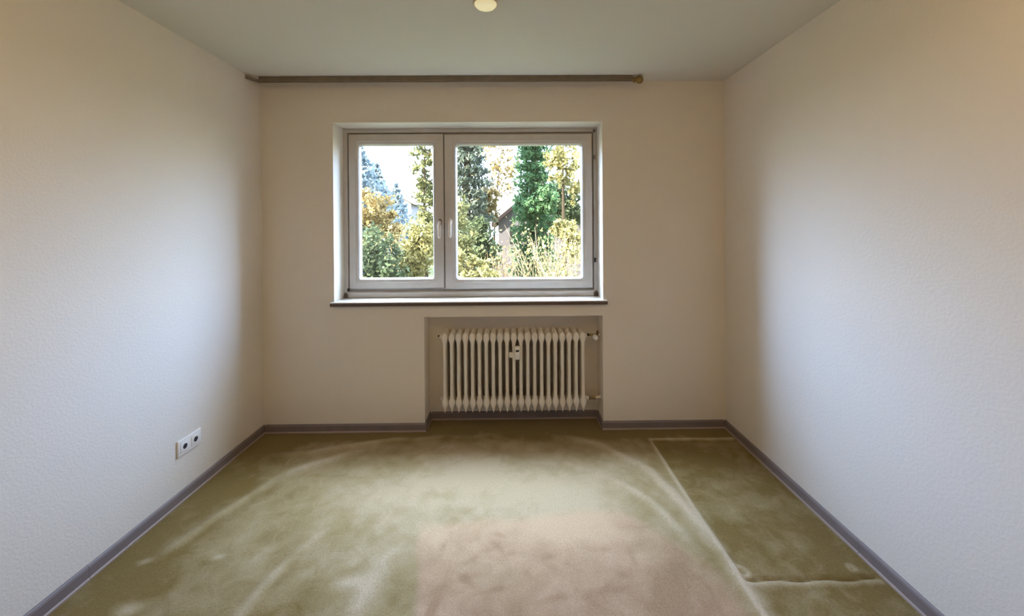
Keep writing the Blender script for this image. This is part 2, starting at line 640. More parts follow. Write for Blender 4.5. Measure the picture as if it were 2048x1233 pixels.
def baseboard(name, p0, p1, nrm, h=BH, off=0.0):
    """strip from p0 to p1 along a wall, nrm = direction into the room"""
    bm = bmesh.new()
    p0, p1 = Vector((*p0, 0)), Vector((*p1, 0))
    n = Vector((*nrm, 0))
    prof = [(0, -0.006), (BD + 0.006, -0.006), (BD + 0.006, 0.007), (BD + .003, 0.011), (BD, 0.0115), (BD, h - 0.012), (BD - 0.003, h - 0.004), (0.003, h), (0, h)]
    a = [bm.verts.new(p0 + n * (d + (off if d else 0)) + Vector((0, 0, z))) for d, z in prof]
    b = [bm.verts.new(p1 + n * (d + (off if d else 0)) + Vector((0, 0, z))) for d, z in prof]
    k = len(prof)
    for i in range(k):
        f = bm.faces.new((a[i], a[(i + 1) % k], b[(i + 1) % k], b[i]))
        f.material_index = 1 if i in (1, 2, 3) else 0
    bm.faces.new(a[::-1])
    bm.faces.new(b)
    return struct(obj(name, bm, [M['base'], M['base_lip']]))


g = BD + 0.006
baseboard('baseboard_left', (XL, 1.632), (XL, YB), (1, 0))
baseboard('baseboard_left', (XL, YF), (XL, 1.630), (1, 0), h=BH + 0.001, off=0.001)
baseboard('baseboard_right', (XR, 1.702), (XR, YB), (-1, 0))
baseboard('baseboard_right', (XR, YF), (XR, 1.700), (-1, 0), h=BH + 0.001, off=0.001)
baseboard('baseboard_back', (XL + g, YB), (NX0 + BD, YB), (0, -1))
baseboard('baseboard_back', (NX1 - BD, YB), (XR - g, YB), (0, -1))
baseboard('baseboard_niche', (NX0, YB), (NX0, YB + ND), (1, 0))
baseboard('baseboard_niche', (NX1, YB), (NX1, YB + ND), (-1, 0))
baseboard('baseboard_niche', (NX0 + g, YB + ND), (NX1 - g, YB + ND), (0, -1))
baseboard('baseboard_front', (XL + g, YF), (XR - g, YF), (0, 1))

# ------------------------------------------------------------------ window
win = empty('window_1', (0, 2.98, RZ0))
win['kind'] = 'structure'
win['label'] = 'white plastic window with a narrow left and a wide right casement above the radiator'
WZ = RZ0


def loop_pts(x0, x1, z0, z1, r, n=6):
    pts = []
    for cx, cz, a0 in ((x1 - r, z1 - r, 0), (x0 + r, z1 - r, PI / 2), (x0 + r, z0 + r, PI), (x1 - r, z0 + r, 1.5 * PI)):
        for i in range(n + 1):
            a = a0 + PI / 2 * i / n
            pts.append((cx + r * math.cos(a), cz + r * math.sin(a)))
    return pts


def ring_frame(bm, loops):
    """loops: list of (x0,x1,z0,z1,r,y) skinned in order and closed"""
    rows = []
    for x0, x1, z0, z1, r, y in loops:
        rows.append([bm.verts.new((x, y - 2.98, z - WZ)) for x, z in loop_pts(x0, x1, z0, z1, max(r, 0.0005))])
    n = len(rows[0])
    for a, b in zip(rows, rows[1:] + rows[:1]):
        for k in range(n):
            bm.faces.new((a[k], a[(k + 1) % n], b[(k + 1) % n], b[k]))


FX0, FX1, FZ0, FZ1 = RX0, RX1, RZ0 - 0.004, RZ1
bm = bmesh.new()
ring_frame(bm, [(FX0, FX1, FZ0 + .008, FZ1, 0.0005, 2.962), (FX0 + 0.030, FX1 - 0.026, FZ0 + 0.052, FZ1 - 0.030, 0.001, 2.962),
                (FX0 + 0.033, FX1 - 0.029, FZ0 + 0.055, FZ1 - 0.033, 0.001, 2.968),
                (FX0 + 0.034, FX1 - 0.030, FZ0 + 0.060, FZ1 - 0.034, 0.001, 2.990), (FX0 + 0.060, FX1 - 0.056, FZ0 + 0.090, FZ1 - 0.060, 0.001, 2.992),
                (FX0 + 0.060, FX1 - 0.056, FZ0 + 0.090, FZ1 - 0.060, 0.001, 3.030), (FX0, FX1, FZ0 + .008, FZ1, 0.0005, 3.030)])
# bottom rail steps down onto the sill
box(bm, FX0 + 0.036, FX1 - 0.034, 2.950 - 2.98, 2.963 - 2.98, 0.004, 0.046, 0.004)
# fixed post behind the seam
box(bm, -0.545, -0.470, 2.996 - 2.98, 3.028 - 2.98, 0.09, FZ1 - 0.06 - WZ)
obj('window_frame', bm, M['pvc'], win)


def sash(x0, x1, z0, z1, gx0, gx1, gz0, gz1, rad):
    bm = bmesh.new()
    ring_frame(bm, [(x0, x1, z0, z1, 0.004, 2.958), (x0 + 0.004, x1 - 0.004, z0 + 0.004, z1 - 0.004, 0.003, 2.952),
                    (gx0 - 0.030, gx1 + 0.030, gz0 - 0.030, gz1 + 0.030, rad, 2.950),
                    (gx0 - 0.027, gx1 + 0.027, gz0 - 0.027, gz1 + 0.027, rad, 2.954),
                    (gx0 - 0.010, gx1 + 0.010, gz0 - 0.010, gz1 + 0.010, rad, 2.957),
                    (gx0 - 0.004, gx1 + 0.004, gz0 - 0.004, gz1 + 0.004, rad, 2.966),
                    (gx0, gx1, gz0, gz1, rad, 2.984), (gx0, gx1, gz0, gz1, rad, 3.000), (gx0 - 0.01, gx1 + 0.01, gz0 - .01, gz1 + .01, rad, 3.018),
                    (x0 + 0.02, x1 - 0.02, z0 + 0.02, z1 - 0.02, 0.004, 3.018), (x0 + .02, x1 - .02, z0 + .02, z1 - .02, 0.004, 2.991),
                    (x0, x1, z0, z1, 0.004, 2.989)])
    s = obj('sash', bm, M['pvc'], win)
    bm = bmesh.new()
    box(bm, gx0 - 0.002, gx1 + 0.002, 2.988 - 2.98, 2.9895 - 2.98, gz0 - 0.002 - WZ, gz1 + 0.002 - WZ)
    p = obj('pane', bm, M['glass'], s)
    # dark gasket bead running round the glass on the room side
    return s


sL = sash(-1.229, -0.5135, 1.000, 2.168, -1.148, -0.600, 1.078, 2.085, 0.014)
sR = sash(-0.5075, 0.612, 0.992, 2.164, -0.416, 0.530, 1.072, 2.082, 0.024)
bm = bmesh.new()
box(bm, -0.5140, -0.5070, 2.960 - 2.98, 2.985 - 2.98, 1.000 - WZ, 2.165 - WZ)
obj('gasket', bm, M['gasket'], win)


def handle(xc, zc, parent, dark):
    """lever handle hanging straight down from an oval rosette"""
    bm = bmesh.new()
    lathe(bm, [(0, 0), (0.0135, 0), (0.0135, -0.008), (0.011, -0.010), (0, -0.010)], (xc, 2.9515 - 2.98, zc - WZ), 'y', 20)
    for v in bm.verts:
        v.co.z = (zc - WZ) + (v.co.z - (zc - WZ)) * 1.9
    r = obj('rosette', bm, M['handle_dark'] if dark else M['handle'], parent, True)
    bm = bmesh.new()
    lathe(bm, [(0, 0.0), (0.009, 0.0), (0.009, -0.034), (0.0, -0.036)], (xc, 2.943 - 2.98, zc - WZ), 'y', 16)
    tube(bm, [(xc, 2.916 - 2.98, zc + 0.008 - WZ), (xc, 2.911 - 2.98, zc - 0.02 - WZ), (xc, 2.909 - 2.98, zc - 0.06 - WZ),
              (xc, 2.911 - 2.98, zc - 0.105 - WZ), (xc, 2.913 - 2.98, zc - 0.122 - WZ)], [0.008, 0.0105, 0.010, 0.011, 0.007], 12)
    return obj('handle', bm, M['handle'], parent, True)


handle(-0.541, 1.500, sL, True)
handle(-0.462, 1.505, sR, False)
for (x, z, hh, m_) in ((0.628, 1.985, 0.030, 'handle_dark'), (0.630, 1.205, 0.034, 'black'), (-1.238, 0.992, 0.024, 'black'), (0.628, 2.185, 0.016, 'gasket')):
    bm = bmesh.new()
    lathe(bm, [(0, -hh / 2), (0.0065, -hh / 2), (0.0075, -hh / 2 + .003), (0.0075, hh / 2 - .003), (0.0065, hh / 2), (0, hh / 2)], (x, 2.953 - 2.98, z - WZ), 'z', 14)
    obj('hinge', bm, M[m_], win, True)
# crumbled dark sealant in the two lower corners
for (x0, x1, zh) in ((RX0, RX0 + 0.026, 0.042), (RX1 - 0.028, RX1, 0.040)):
    bm = bmesh.new()
    bmesh.ops.create_icosphere(bm, subdivisions=2, radius=1)
    for v in bm.verts:
        w = 1 + 0.25 * (random.random() - .5)
        v.co = Vector(((x0 + x1) / 2 + v.co.x * (x1 - x0) * .62 * w, 2.955 - 2.98 + v.co.y * 0.012 * w, 0.006 + max(v.co.z, -0.1) * zh * w))
    obj('sealant', bm, M['gasket'], win, True)

# window sill
sill = empty('window_sill', (-0.31, 2.87, RZ0), 'pale stone sill with a thin brown front edge under the window', 'windowsill')
bm = bmesh.new()
box(bm, RX0 + 0.0005 + 0.31, RX1 - 0.0005 + 0.31, YB - 0.002 - 2.87, 2.960 - 2.87, -0.018, 0.004)
box(bm, -1.292 + 0.31, 0.678 + 0.31, YB - 0.026 - 2.87, YB - 0.0008 - 2.87, -0.004, 0.004, 0.0015)
obj('slab', bm, M['sill'], sill)
bm = bmesh.new()
box(bm, -1.293 + 0.31, 0.679 + 0.31, YB - 0.027 - 2.87, YB - 0.0008 - 2.87, -0.026, -0.0042, 0.003)
tag(obj('front_edge', bm, M['sill_edge'], sill), 'dark brown front edge')

# ------------------------------------------------------------------ radiator
NSEC, PITCH = 21, 0.0500
RX = -0.4915                       # first section
RY = 2.881                         # centre of its depth
rad = empty('radiator', (0.01, RY, 0.0), 'cream sectional column radiator in the niche below the window', 'radiator')
ZT, ZB = 0.656, 0.196
DEP = 0.063                        # half depth of the column centres


def section_bm():
    bm = bmesh.new()
    for yo in (-DEP, -DEP / 3, DEP / 3, DEP):
        n = 14
        zsn = [0.122, 0.130, 0.143, 0.158, 0.172, 0.185, 0.197, 0.207, 0.216, 0.226, 0.242, 0.42, 0.606, 0.624, 0.636, 0.646, 0.657, 0.668, 0.679, 0.688, 0.695, 0.698]
        wx = [0.0030, 0.0052, 0.0090, 0.0145, 0.0200, 0.0236, 0.0244, 0.0225, 0.0185, 0.0145, 0.0128, 0.0122, 0.0128, 0.0145, 0.0190, 0.0228, 0.0242, 0.0236, 0.0205, 0.0155, 0.0090, 0.0030]
        rows = []
        for z, w in zip(zsn, wx):
            d = 0.0195 if 0.15 < z < 0.68 else 0.013
            if w < 0.004:
                d = 0.005
            rows.append([bm.verts.new((w * math.cos(2 * PI * k / n), yo + d * math.sin(2 * PI * k / n), z)) for k in range(n)])
        for a, b in zip(rows[:-1], rows[1:]):
            for k in range(n):
                bm.faces.new((a[k], a[(k + 1) % n], b[(k + 1) % n], b[k]))
        bm.faces.new(rows[0][::-1])
        bm.faces.new(rows[-1])
    # top and bottom headers running front to back
    for zc in (ZT, ZB):
        lathe(bm, [(0, -DEP - 0.004), (0.016, -DEP), (0.0175, -0.02), (0.0175, 0.02), (0.016, DEP), (0, DEP + 0.004)], (0, 0, zc), 'y', 14)
        lathe(bm, [(0, -0.0249), (0.0155, -0.0249), (0.0155, 0.0249), (0, 0.0249)], (0, 0, zc), 'x', 16)
    return bm


sec = obj('section', section_bm(), M['rad'], rad, True, 50)
for i in range(NSEC):
    o = sec if i == 0 else sec.copy()
    if i:
        C.objects.link(o)
        o.parent = rad
    o.location = (RX + i * PITCH - 0.01, 0, 0)
xe0, xe1 = RX - 0.01, RX + (NSEC - 1) * PITCH - 0.01        # in radiator space (origin x = 0.01)
for (xe, s, z, ln) in ((xe0, -1, ZT, 0.022), (xe0, -1, ZB, 0.020), (xe1, 1, ZT, 0.020), (xe1, 1, ZB, 0.028)):
    bm = bmesh.new()
    lathe(bm, [(0, 0.020 * s), (0.0185, 0.020 * s), (0.0185, (0.024 + ln * .4) * s), (0.013, (0.026 + ln * .6) * s), (0.009, (0.024 + ln) * s), (0, (0.024 + ln) * s)], (xe, -0.01, z), 'x', 18)
    obj('end_plug', bm, M['rad'], rad, True)
bm = bmesh.new()
lathe(bm, [(0, -0.002), (0.0065, -0.002), (0.0065, -0.016), (0, -0.017)], (xe0 - 0.048 + 0.006, -0.01, ZT + 0.004), 'x', 12)
tag(obj('bleed_valve', bm, M['black'], rad, True), 'black bleed valve')
# upper valve: black collar, round white thermostat knob facing the room
bm = bmesh.new()
lathe(bm, [(0, 0.036), (0.0085, 0.036), (0.0105, 0.040), (0.0105, 0.052), (0.0085, 0.056), (0, 0.056)], (xe1, -0.012, ZT + 0.004), 'x', 16)
obj('collar', bm, M['black'], rad, True)
xk = 0.600 - 0.01
bm = bmesh.new()
lathe(bm, [(0, -0.075), (0.012, -0.074), (0.0175, -0.068), (0.019, -0.058), (0.019, -0.030), (0.016, -0.022), (0, -0.022)], (xk, -0.01, ZT - 0.002), 'y', 24)
tag(obj('thermostat_knob', bm, M['white_plastic'], rad, True), 'round white thermostat knob')
bm = bmesh.new()
tube(bm, [(xe1 + 0.052, -0.012, ZT + 0.003), (xk, -0.012, ZT + 0.001), (xk + 0.025, -0.012, ZT + 0.003)], 0.009, 12)
lathe(bm, [(0, -0.024), (0.013, -0.024), (0.013, 0.004), (0, 0.004)], (xk, -0.01, ZT - 0.002), 'y', 14)
tube(bm, [(xk + 0.026, -0.012, ZT + 0.034), (xk + 0.026, -0.012, ZT - 0.028)], 0.0085, 12)
obj('supply_valve', bm, M['brass'], rad, True)
bm = bmesh.new()
tube(bm, [(xe1 + 0.050, -0.01, ZB - 0.003), (xe1 + 0.064, -0.01, ZB - 0.003)], 0.0115, 8)
tube(bm, [(xe1 + 0.064, -0.01, ZB - 0.003), (xe1 + 0.086, -0.01, ZB - 0.003)], 0.0095, 12)
tube(bm, [(xe1 + 0.086, -0.01, ZB - 0.003), (xe1 + 0.100, -0.01, ZB - 0.001)], 0.0125, 6)
obj('return_valve', bm, M['brass'], rad, True)
bm = bmesh.new()
tube(bm, [(xe1 + 0.100, -0.01, ZB), (NX1 - 0.004 - 0.01, -0.01, ZB + 0.004)], 0.0095, 12)
obj('return_pipe', bm, M['rad'], rad, True)
bm = bmesh.new()
lathe(bm, [(0, 0), (0.017, 0), (0.017, 0.006), (0, 0.006)], (NX1 - 0.0075 - 0.01, -0.01, ZB + 0.004), 'x', 16)
obj('pipe_collar', bm, M['rad'], rad, True)
bm = bmesh.new()
tube(bm, [(xk + 0.022, -0.012, ZT + 0.003), (NX1 - 0.004 - 0.01, -0.012, ZT + 0.003)], 0.0075, 12)
obj('supply_pipe', bm, M['rad'], rad, True)
# wall brackets that carry it
for xb in (-0.36, 0.36):
    for zb in (ZT, ZB):
        bm = bmesh.new()
        box(bm, xb - 0.012, xb + 0.012, 0.03, YB + ND - RY, zb - 0.032, zb - 0.020, 0.002)
        obj('bracket', bm, M['rad'], rad)

# heat meter clipped between two ribs
hx = RX + 11.5 * PITCH - 0.051 + 0.001
hca = empty('heat_meter', (0.0335, RY - DEP - 0.018, 0.50), 'white upright heat meter clipped to the middle radiator ribs', 'meter')
bm = bmesh.new()
box(bm, -0.0185, 0.0185, -0.022, 0.0, 0.010, 0.077, 0.005, 3)
obj('body', bm, M['white_plastic'], hca, True)
bm = bmesh.new()
box(bm, -0.0200, 0.0200, -0.026, 0.0, 0.079, 0.106, 0.006, 3)
obj('cap', bm, M['white_plastic'], hca, True)
bm = bmesh.new()
box(bm, -0.0115, 0.0115, -0.0235, -0.020, 0.066, 0.079, 0.001, 1)
tag(obj('display', bm, M['black'], hca), 'small dark display')
bm = bmesh.new()
box(bm, -0.061, -0.0185, -0.010, 0.0, 0.022, 0.060, 0.004, 2)
obj('mount', bm, M['rad'], hca, True)

# ------------------------------------------------------------------ curtain rail under the ceiling
rail = empty('curtain_rail', (-0.43, 2.690, 2.470), 'thin brown curtain rail under the ceiling above the window', 'curtain rail')
RXo, RYo, RZo = 0.43, -2.690, -2.470
bm = bmesh.new()
box(bm, -1.722 + RXo, 0.842 + RXo, -0.011, 0.011, -0.004, 0.0295, 0.003)
box(bm, -1.722 + RXo, 0.842 + RXo, -0.005, 0.005, -0.010, -0.003, 0.001)
obj('rail', bm, M['rail'], rail)
bm = bmesh.new()
lathe(bm, [(0, 0.832), (0.010, 0.832), (0.011, 0.846), (0.019, 0.849), (0.019, 0.856), (0.012, 0.860), (0.018, 0.868), (0.025, 0.880), (0.0265, 0.891), (0.022, 0.904), (0.012, 0.912), (0, 0.914)], (RXo, 0, -0.000), 'x', 24)
obj('finial', bm, M['rail_knob'], rail, True)
bm = bmesh.new()
tube(bm, [(-1.720 + RXo, 0.0, -0.002), (-1.745 + RXo, -0.022, 0.002), (-1.776 + RXo, -0.055, 0.010)], [0.011, 0.010, 0.012], 10)
obj('end_bracket', bm, M['rail'], rail, True)
for xb in (-1.45, -0.43, 0.62):
    bm = bmesh.new()
    box(bm, xb - 0.014 + RXo, xb + 0.014 + RXo, -0.0125, -0.0105, 0.000, 0.0285, 0.0005)
    obj('clip', bm, M['rail'], rail)

# ------------------------------------------------------------------ ceiling fitting
lamp = empty('ceiling_lamp', (-0.112, 1.771, ZC), 'small round cream ceiling lamp with a glowing lens', 'lamp')
bm = bmesh.new()
lathe(bm, [(0, 0), (0.060, 0), (0.061, -0.006), (0.058, -0.010), (0.056, -0.030), (0.0535, -0.036), (0.051, -0.034), (0.050, -0.028), (0, -0.028)], n=40)
obj('lamp_body', bm, mat('lamp_body_cream', (0.62, 0.50, 0.40), 0.4), lamp, True)
lens = mat('lamp_lens', (0.80, 0.76, 0.55), 0.35)
lb = lens.node_tree.nodes['Principled BSDF']
lb.inputs['Emission Color'].default_value = (1.0, 0.86, 0.48, 1)
lb.inputs['Emission Strength'].default_value = 0.22
bm = bmesh.new()
lathe(bm, [(0, -0.027), (0.0495, -0.027), (0.0495, -0.036), (0.044, -0.042), (0.030, -0.047), (0.014, -0.049), (0, -0.0495)], n=40)
obj('lens', bm, lens, lamp, True)

# two opal bowl lamps added out of view to warm the upper walls
BOWL = 12.0
opal = mat('added_lamp_opal', (0.8, 0.77, 0.70), 0.3)
ob_ = opal.node_tree.nodes['Principled BSDF']
ob_.inputs['Emission Color'].default_value = (1.0, 0.66, 0.32, 1)
ob_.inputs['Emission Strength'].default_value = BOWL
for bx, by, lab in ((1.02, 0.45, 'added opal bowl lamp, out of view near the right wall'), (-0.99, 0.45, 'added opal bowl lamp, out of view near the left wall')):
    bowl = empty('added_bowl_lamp', (bx, by, ZC), lab, 'lamp', 'added bowl lamps on the ceiling')
    bm = bmesh.new()
    lathe(bm, [(0, 0), (0.10, 0), (0.10, -0.022), (0, -0.022)], n=28)
    obj('lamp_base', bm, M['white_plastic'], bowl, True)
    bm = bmesh.new()
    lathe(bm, [(0, -0.023)] + [(0.15 * math.cos(a), -0.030 - 0.09 * math.sin(a)) for a in np.linspace(0, PI / 2 - 0.001, 12)], n=36)
    obj('bowl', bm, opal, bowl, True)

# ------------------------------------------------------------------ double socket
sk = empty('power_socket', (XL, 2.146, 0.290), 'white double power socket on the left wall near the floor', 'socket')
bm = bmesh.new()
box(bm, 0.0, 0.010, -0.0765, 0.0765, -0.0435, 0.0435, 0.0035, 3)
obj('cover_plate', bm, M['socket'], sk, True)
for yo in (-0.0355, 0.0355):
    bm = bmesh.new()
    box(bm, 0.0095, 0.0125, yo - 0.0275, yo + 0.0275, -0.0275, 0.0275, 0.002, 2)
    ins = obj('socket_insert', bm, M['socket'], sk, True)
    bm = bmesh.new()
    lathe(bm, [(0.0135, 0.0126), (0.0165, 0.0134), (0.0205, 0.0130), (0.0215, 0.0124), (0.0135, 0.0118), (0.0135, 0.0126)], (0, yo, 0), 'x', 28)
    obj('rim', bm, M['socket'], ins, True)
    bm = bmesh.new()
    lathe(bm, [(0, 0.0128), (0.0137, 0.0128), (0.0137, 0.0110), (0, 0.0110)], (0, yo, 0), 'x', 28)
    obj('well', bm, M['socket_well'], ins, True)

# ------------------------------------------------------------------ garden beyond the window
GZ = -2.6
bm = bmesh.new()
box(bm, -70, 70, YB + T + 0.05, 120, GZ - 0.3, GZ)
gm = mat('garden_grass', (0.055, 0.070, 0.022), 0.9, noise=(0.8, (0.11, 0.09, 0.04), 0.8), bump=(20, 0.6, 0.05), spec=0.1)
lawn = obj('ground', bm, gm)
lawn['kind'] = 'structure'

LF = 0.95   # overall leaf reflectance, raised to imitate haze and bloom


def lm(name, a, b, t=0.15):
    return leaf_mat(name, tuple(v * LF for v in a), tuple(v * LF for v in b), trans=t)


G = {
    'bluegreen': lm('leaf_blue_green', (0.090, 0.120, 0.100), (0.150, 0.180, 0.145)),
    'haze': lm('leaf_hazy_blue', (0.22, 0.29, 0.33), (0.30, 0.37, 0.40)),  # distance haze mixed into the leaf colour
    'yellowgreen': lm('leaf_yellow_green', (0.15, 0.165, 0.075), (0.27, 0.27, 0.14)),
    'yellow': lm('leaf_yellow', (0.25, 0.23, 0.09), (0.38, 0.35, 0.17)),
    'orange': lm('leaf_orange', (0.25, 0.18, 0.08), (0.38, 0.31, 0.16)),
    'green': lm('leaf_fresh_green', (0.080, 0.170, 0.085), (0.135, 0.230, 0.115)),
    'deep': lm('leaf_deep_green', (0.075, 0.105, 0.060), (0.130, 0.160, 0.090)),
    'straw': lm('twig_straw', (0.27, 0.215, 0.13), (0.44, 0.36, 0.24), 0.0),
    'pinktwig': lm('twig_rosy', (0.30, 0.20, 0.14), (0.42, 0.30, 0.21), 0.0),
    'bark': lm('bark_grey_brown', (0.06, 0.048, 0.036), (0.10, 0.08, 0.06), 0.0),
}


GROUPS = {'spruce_tree': 'conifers beyond the window', 'bush': 'leafy bushes beyond the window', 'maple_tree': 'orange autumn trees beyond the window',
          'forsythia_shrub': 'pale bare shrubs beyond the window'}


class Foliage:
    def __init__(self):
        self.v, self.n = [], 0

    def leaves(self, centres, size, aspect=0.6, flat=0.0):
        k = len(centres)
        a = RNG.normal(size=(k, 3))
        a /= np.linalg.norm(a, axis=1)[:, None]
        b = RNG.normal(size=(k, 3))
        b -= a * (a * b).sum(1)[:, None]
        b /= np.linalg.norm(b, axis=1)[:, None]
        s = size * RNG.uniform(0.6, 1.35, (k, 1))
        a = a * s
        b = b * s * aspect
        q = np.stack([centres - a, centres - b * .9 + a * .1, centres + a, centres + b * .9 - a * .1], 1)
        self.v.append(q.reshape(-1, 3))
        self.n += k

    def build(self, name, m, parent):
        v = np.concatenate(self.v)
        f = np.arange(len(v)).reshape(-1, 4)
        me = bpy.data.meshes.new(name)
        me.from_pydata(v.tolist(), [], f.tolist())
        me.update()
        return link_mesh(name, me, m, parent)


def trunk(h, r, parent, m='bark', lean=0.0, name='trunk', branches=0, spread=1.0, z0=0.3):
    bm = bmesh.new()
    pts = [(lean * (t ** 2) * h + 0.04 * math.sin(5 * t + h), 0.04 * math.cos(4 * t), t * h) for t in np.linspace(0, 1, 7)]
    tube(bm, pts, [r * (1 - .85 * t) for t in np.linspace(0, 1, 7)], 8)
    for i in range(branches):
        t = z0 + (1 - z0) * random.random() * .95
        a = random.uniform(0, 2 * PI)
        ln = spread * random.uniform(.6, 1.1) * (1.15 - t)
        b = Vector((lean * t * t * h, 0, t * h))
        pp = [b]
        for q in range(1, 5):
            pp.append(b + Vector((math.cos(a) * ln * q / 4, math.sin(a) * ln * q / 4, ln * .75 * (q / 4) ** 1.4)) + Vector((random.uniform(-.06, .06), random.uniform(-.06, .06), random.uniform(-.05, .05))) * ln)
        rr = r * (1 - .8 * t) * .45
        tube(bm, pp, [rr, rr * .75, rr * .5, rr * .35, rr * .15], 5)
    return obj(name, bm, G[m], parent, True)


def conifer(name, label, x, y, top, rad, m, n=5000, leaf=0.13, z0=0.3, group=None, power=0.9, cat='tree', columnar=False):
    t = empty(name, (x, y, GZ), label, cat, group or GROUPS.get(name))
    h = top - GZ
    trunk(h * .97, 0.02 * h + .05, t)
    f = Foliage()
    tiers = int(h / 0.42)
    u = RNG.random(n) ** 0.95
    zz = z0 + (h - z0) * (1 - u)
    ti = np.round((zz - z0) / (h - z0) * tiers) / tiers * (h - z0) + z0
    prof = (1 - (ti - z0) / (h - z0)) ** power
    if columnar:
        prof = np.clip((1 - (ti - z0) / (h - z0)) ** .45, 0.05, 1)
    a = RNG.random(n) * 2 * PI
    lobes = 1 + 0.22 * np.sin(a * 5 + ti * 7) + 0.15 * np.sin(a * 3 - ti * 4)
    rr = rad * prof * lobes * np.sqrt(RNG.uniform(.06, 1, n))
    droop = -0.22 * (rr / rad) * rad * .5
    pos = np.stack([rr * np.cos(a), rr * np.sin(a), ti + droop + RNG.normal(0, .10, n)], 1)
    f.leaves(pos, leaf, .38)
    f.build('foliage', G[m], t)
    return t


def leafy(name, label, x, y, blobs, m, n=3000, leaf=0.10, tr=0.10, h=None, group=None, cat='tree', clump=0.26, m2=None, branches=6):
    """blobs: (dx, dz above origin height 0 in world z, rx, rz) ellipsoid crowns"""
    t = empty(name, (x, y, GZ), label, cat, group or GROUPS.get(name))
    zt = max(b[1] for b in blobs) - GZ
    trunk(zt, tr, t, branches=branches, spread=max(b[2] for b in blobs) * 1.1)
    f = Foliage()
    tot = sum(b[2] * b[3] for b in blobs)
    for dx, z, rx, rz in blobs:
        k = int(n * rx * rz / tot)
        nc = max(6, int(k / 28))
        d = RNG.normal(size=(nc, 3))
        d /= np.linalg.norm(d, axis=1)[:, None]
        cc = d * (RNG.random((nc, 1)) ** .45)
        cc = cc * np.array([rx, rx, rz]) + np.array([dx, 0, z - GZ])
        pos = cc[RNG.integers(0, nc, k)] + RNG.normal(0, clump * min(rx, rz) * .55, (k, 3))
        f.leaves(pos, leaf, .6)
    f.build('foliage', G[m], t)
    return t


def twigs(name, label, x, y, spread, h0, h, n, m, r=0.012, group=None, cat='shrub', leaves=0, lmat=None, leaf=0.06, sub=3):
    """many bare stems fanning out of one root"""
    t = empty(name, (x, y, GZ), label, cat, group or GROUPS.get(name))
    bm = bmesh.new()
    tips = []
    for i in range(n):
        a = random.uniform(0, 2 * PI)
        q = random.random() ** .6
        tip = Vector((math.cos(a) * spread * q, math.sin(a) * spread * q * .7, (h - GZ) * random.uniform(.72, 1.0) * (1 - .18 * q)))
        base = Vector((random.uniform(-.12, .12), random.uniform(-.12, .12), 0))
        bend = Vector((random.uniform(-.1, .1), random.uniform(-.1, .1), 0)) * spread
        pp = []
        for k in range(7):
            s = k / 6
            pp.append(base.lerp(tip, s) + bend * math.sin(s * PI) + Vector((0, 0, (h - GZ) * .10 * math.sin(s * PI))))
        tube(bm, pp, [r * (1.25 - .95 * k / 6) for k in range(7)], 4)
        for _ in range(sub):
            k = random.randint(2, 5)
            b = pp[k]
            dr = (pp[k + 1] - pp[k]).normalized() + Vector((random.uniform(-.9, .9), random.uniform(-.9, .9), random.uniform(-.1, .5)))
            ln = random.uniform(.25, .6) * min(1.0, spread)
            tube(bm, [b, b + dr * ln * .5, b + dr * ln + Vector((0, 0, .05))], [r * .7, r * .5, r * .2], 4)
            tips.append(b + dr * ln)
        tips.append(tip)
    obj('stems', bm, G[m], t)
    if leaves:
        f = Foliage()
        tp = np.array(tips)
        f.leaves(tp[RNG.integers(0, len(tp), leaves)] + RNG.normal(0, .16, (leaves, 3)), leaf, .6)
        f.build('foliage', G[lmat], t)
    return t


def at(px, y):          # sideways position for a picture column at depth y
    return (px - 1030) / 780 * y


def zt(py, y):
    return 1.4552 - (py - 459) / 780 * y


# left pane
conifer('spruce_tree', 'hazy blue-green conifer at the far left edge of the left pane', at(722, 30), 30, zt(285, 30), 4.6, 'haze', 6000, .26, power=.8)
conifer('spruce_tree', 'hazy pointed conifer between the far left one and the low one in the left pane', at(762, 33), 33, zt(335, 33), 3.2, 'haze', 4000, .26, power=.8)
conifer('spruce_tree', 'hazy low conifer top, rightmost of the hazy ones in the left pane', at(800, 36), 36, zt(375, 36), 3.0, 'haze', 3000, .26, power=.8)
leafy('maple_tree', 'orange and yellow autumn tree at the left edge of the left pane', at(742, 17), 17,
      [(0, zt(425, 17), 1.15, 1.0), (0.9, zt(455, 17), .8, .7), (-.3, zt(470, 17), 1.1, .7)], 'orange', 2600, .12)
leafy('bush', 'dark green leafy bush in the lower left corner of the left pane', at(752, 9), 9,
      [(-.1, zt(500, 9), .55, .5), (.25, zt(535, 9), .6, .5), (-.25, zt(550, 9), .6, .5)], 'deep', 3600, .055, cat='shrub', tr=.05)
leafy('bush', 'yellow leafed bush in the lower right corner of the left pane', at(838, 10), 10,
      [(0, zt(505, 10), .5, .7), (.15, zt(470, 10), .35, .45), (-.2, zt(550, 10), .5, .5)], 'yellow', 3400, .06, cat='shrub', tr=.05)
twigs('hazel_shrub', 'pale half-bare shrub between the orange tree and the yellow bush', at(800, 14), 14, 1.3, 0, zt(425, 14), 46, 'straw', .012, leaves=500, lmat='yellow', leaf=.07)
leafy('birch_tree', 'tall loose yellow-green tree at the right edge of the left pane', at(858, 15), 15,
      [(0, zt(330, 15), .55, 1.1), (.1, zt(400, 15), .6, 1.0), (-.1, zt(470, 15), .8, .9), (.1, zt(270, 15), .5, .8)], 'yellowgreen', 3400, .085)
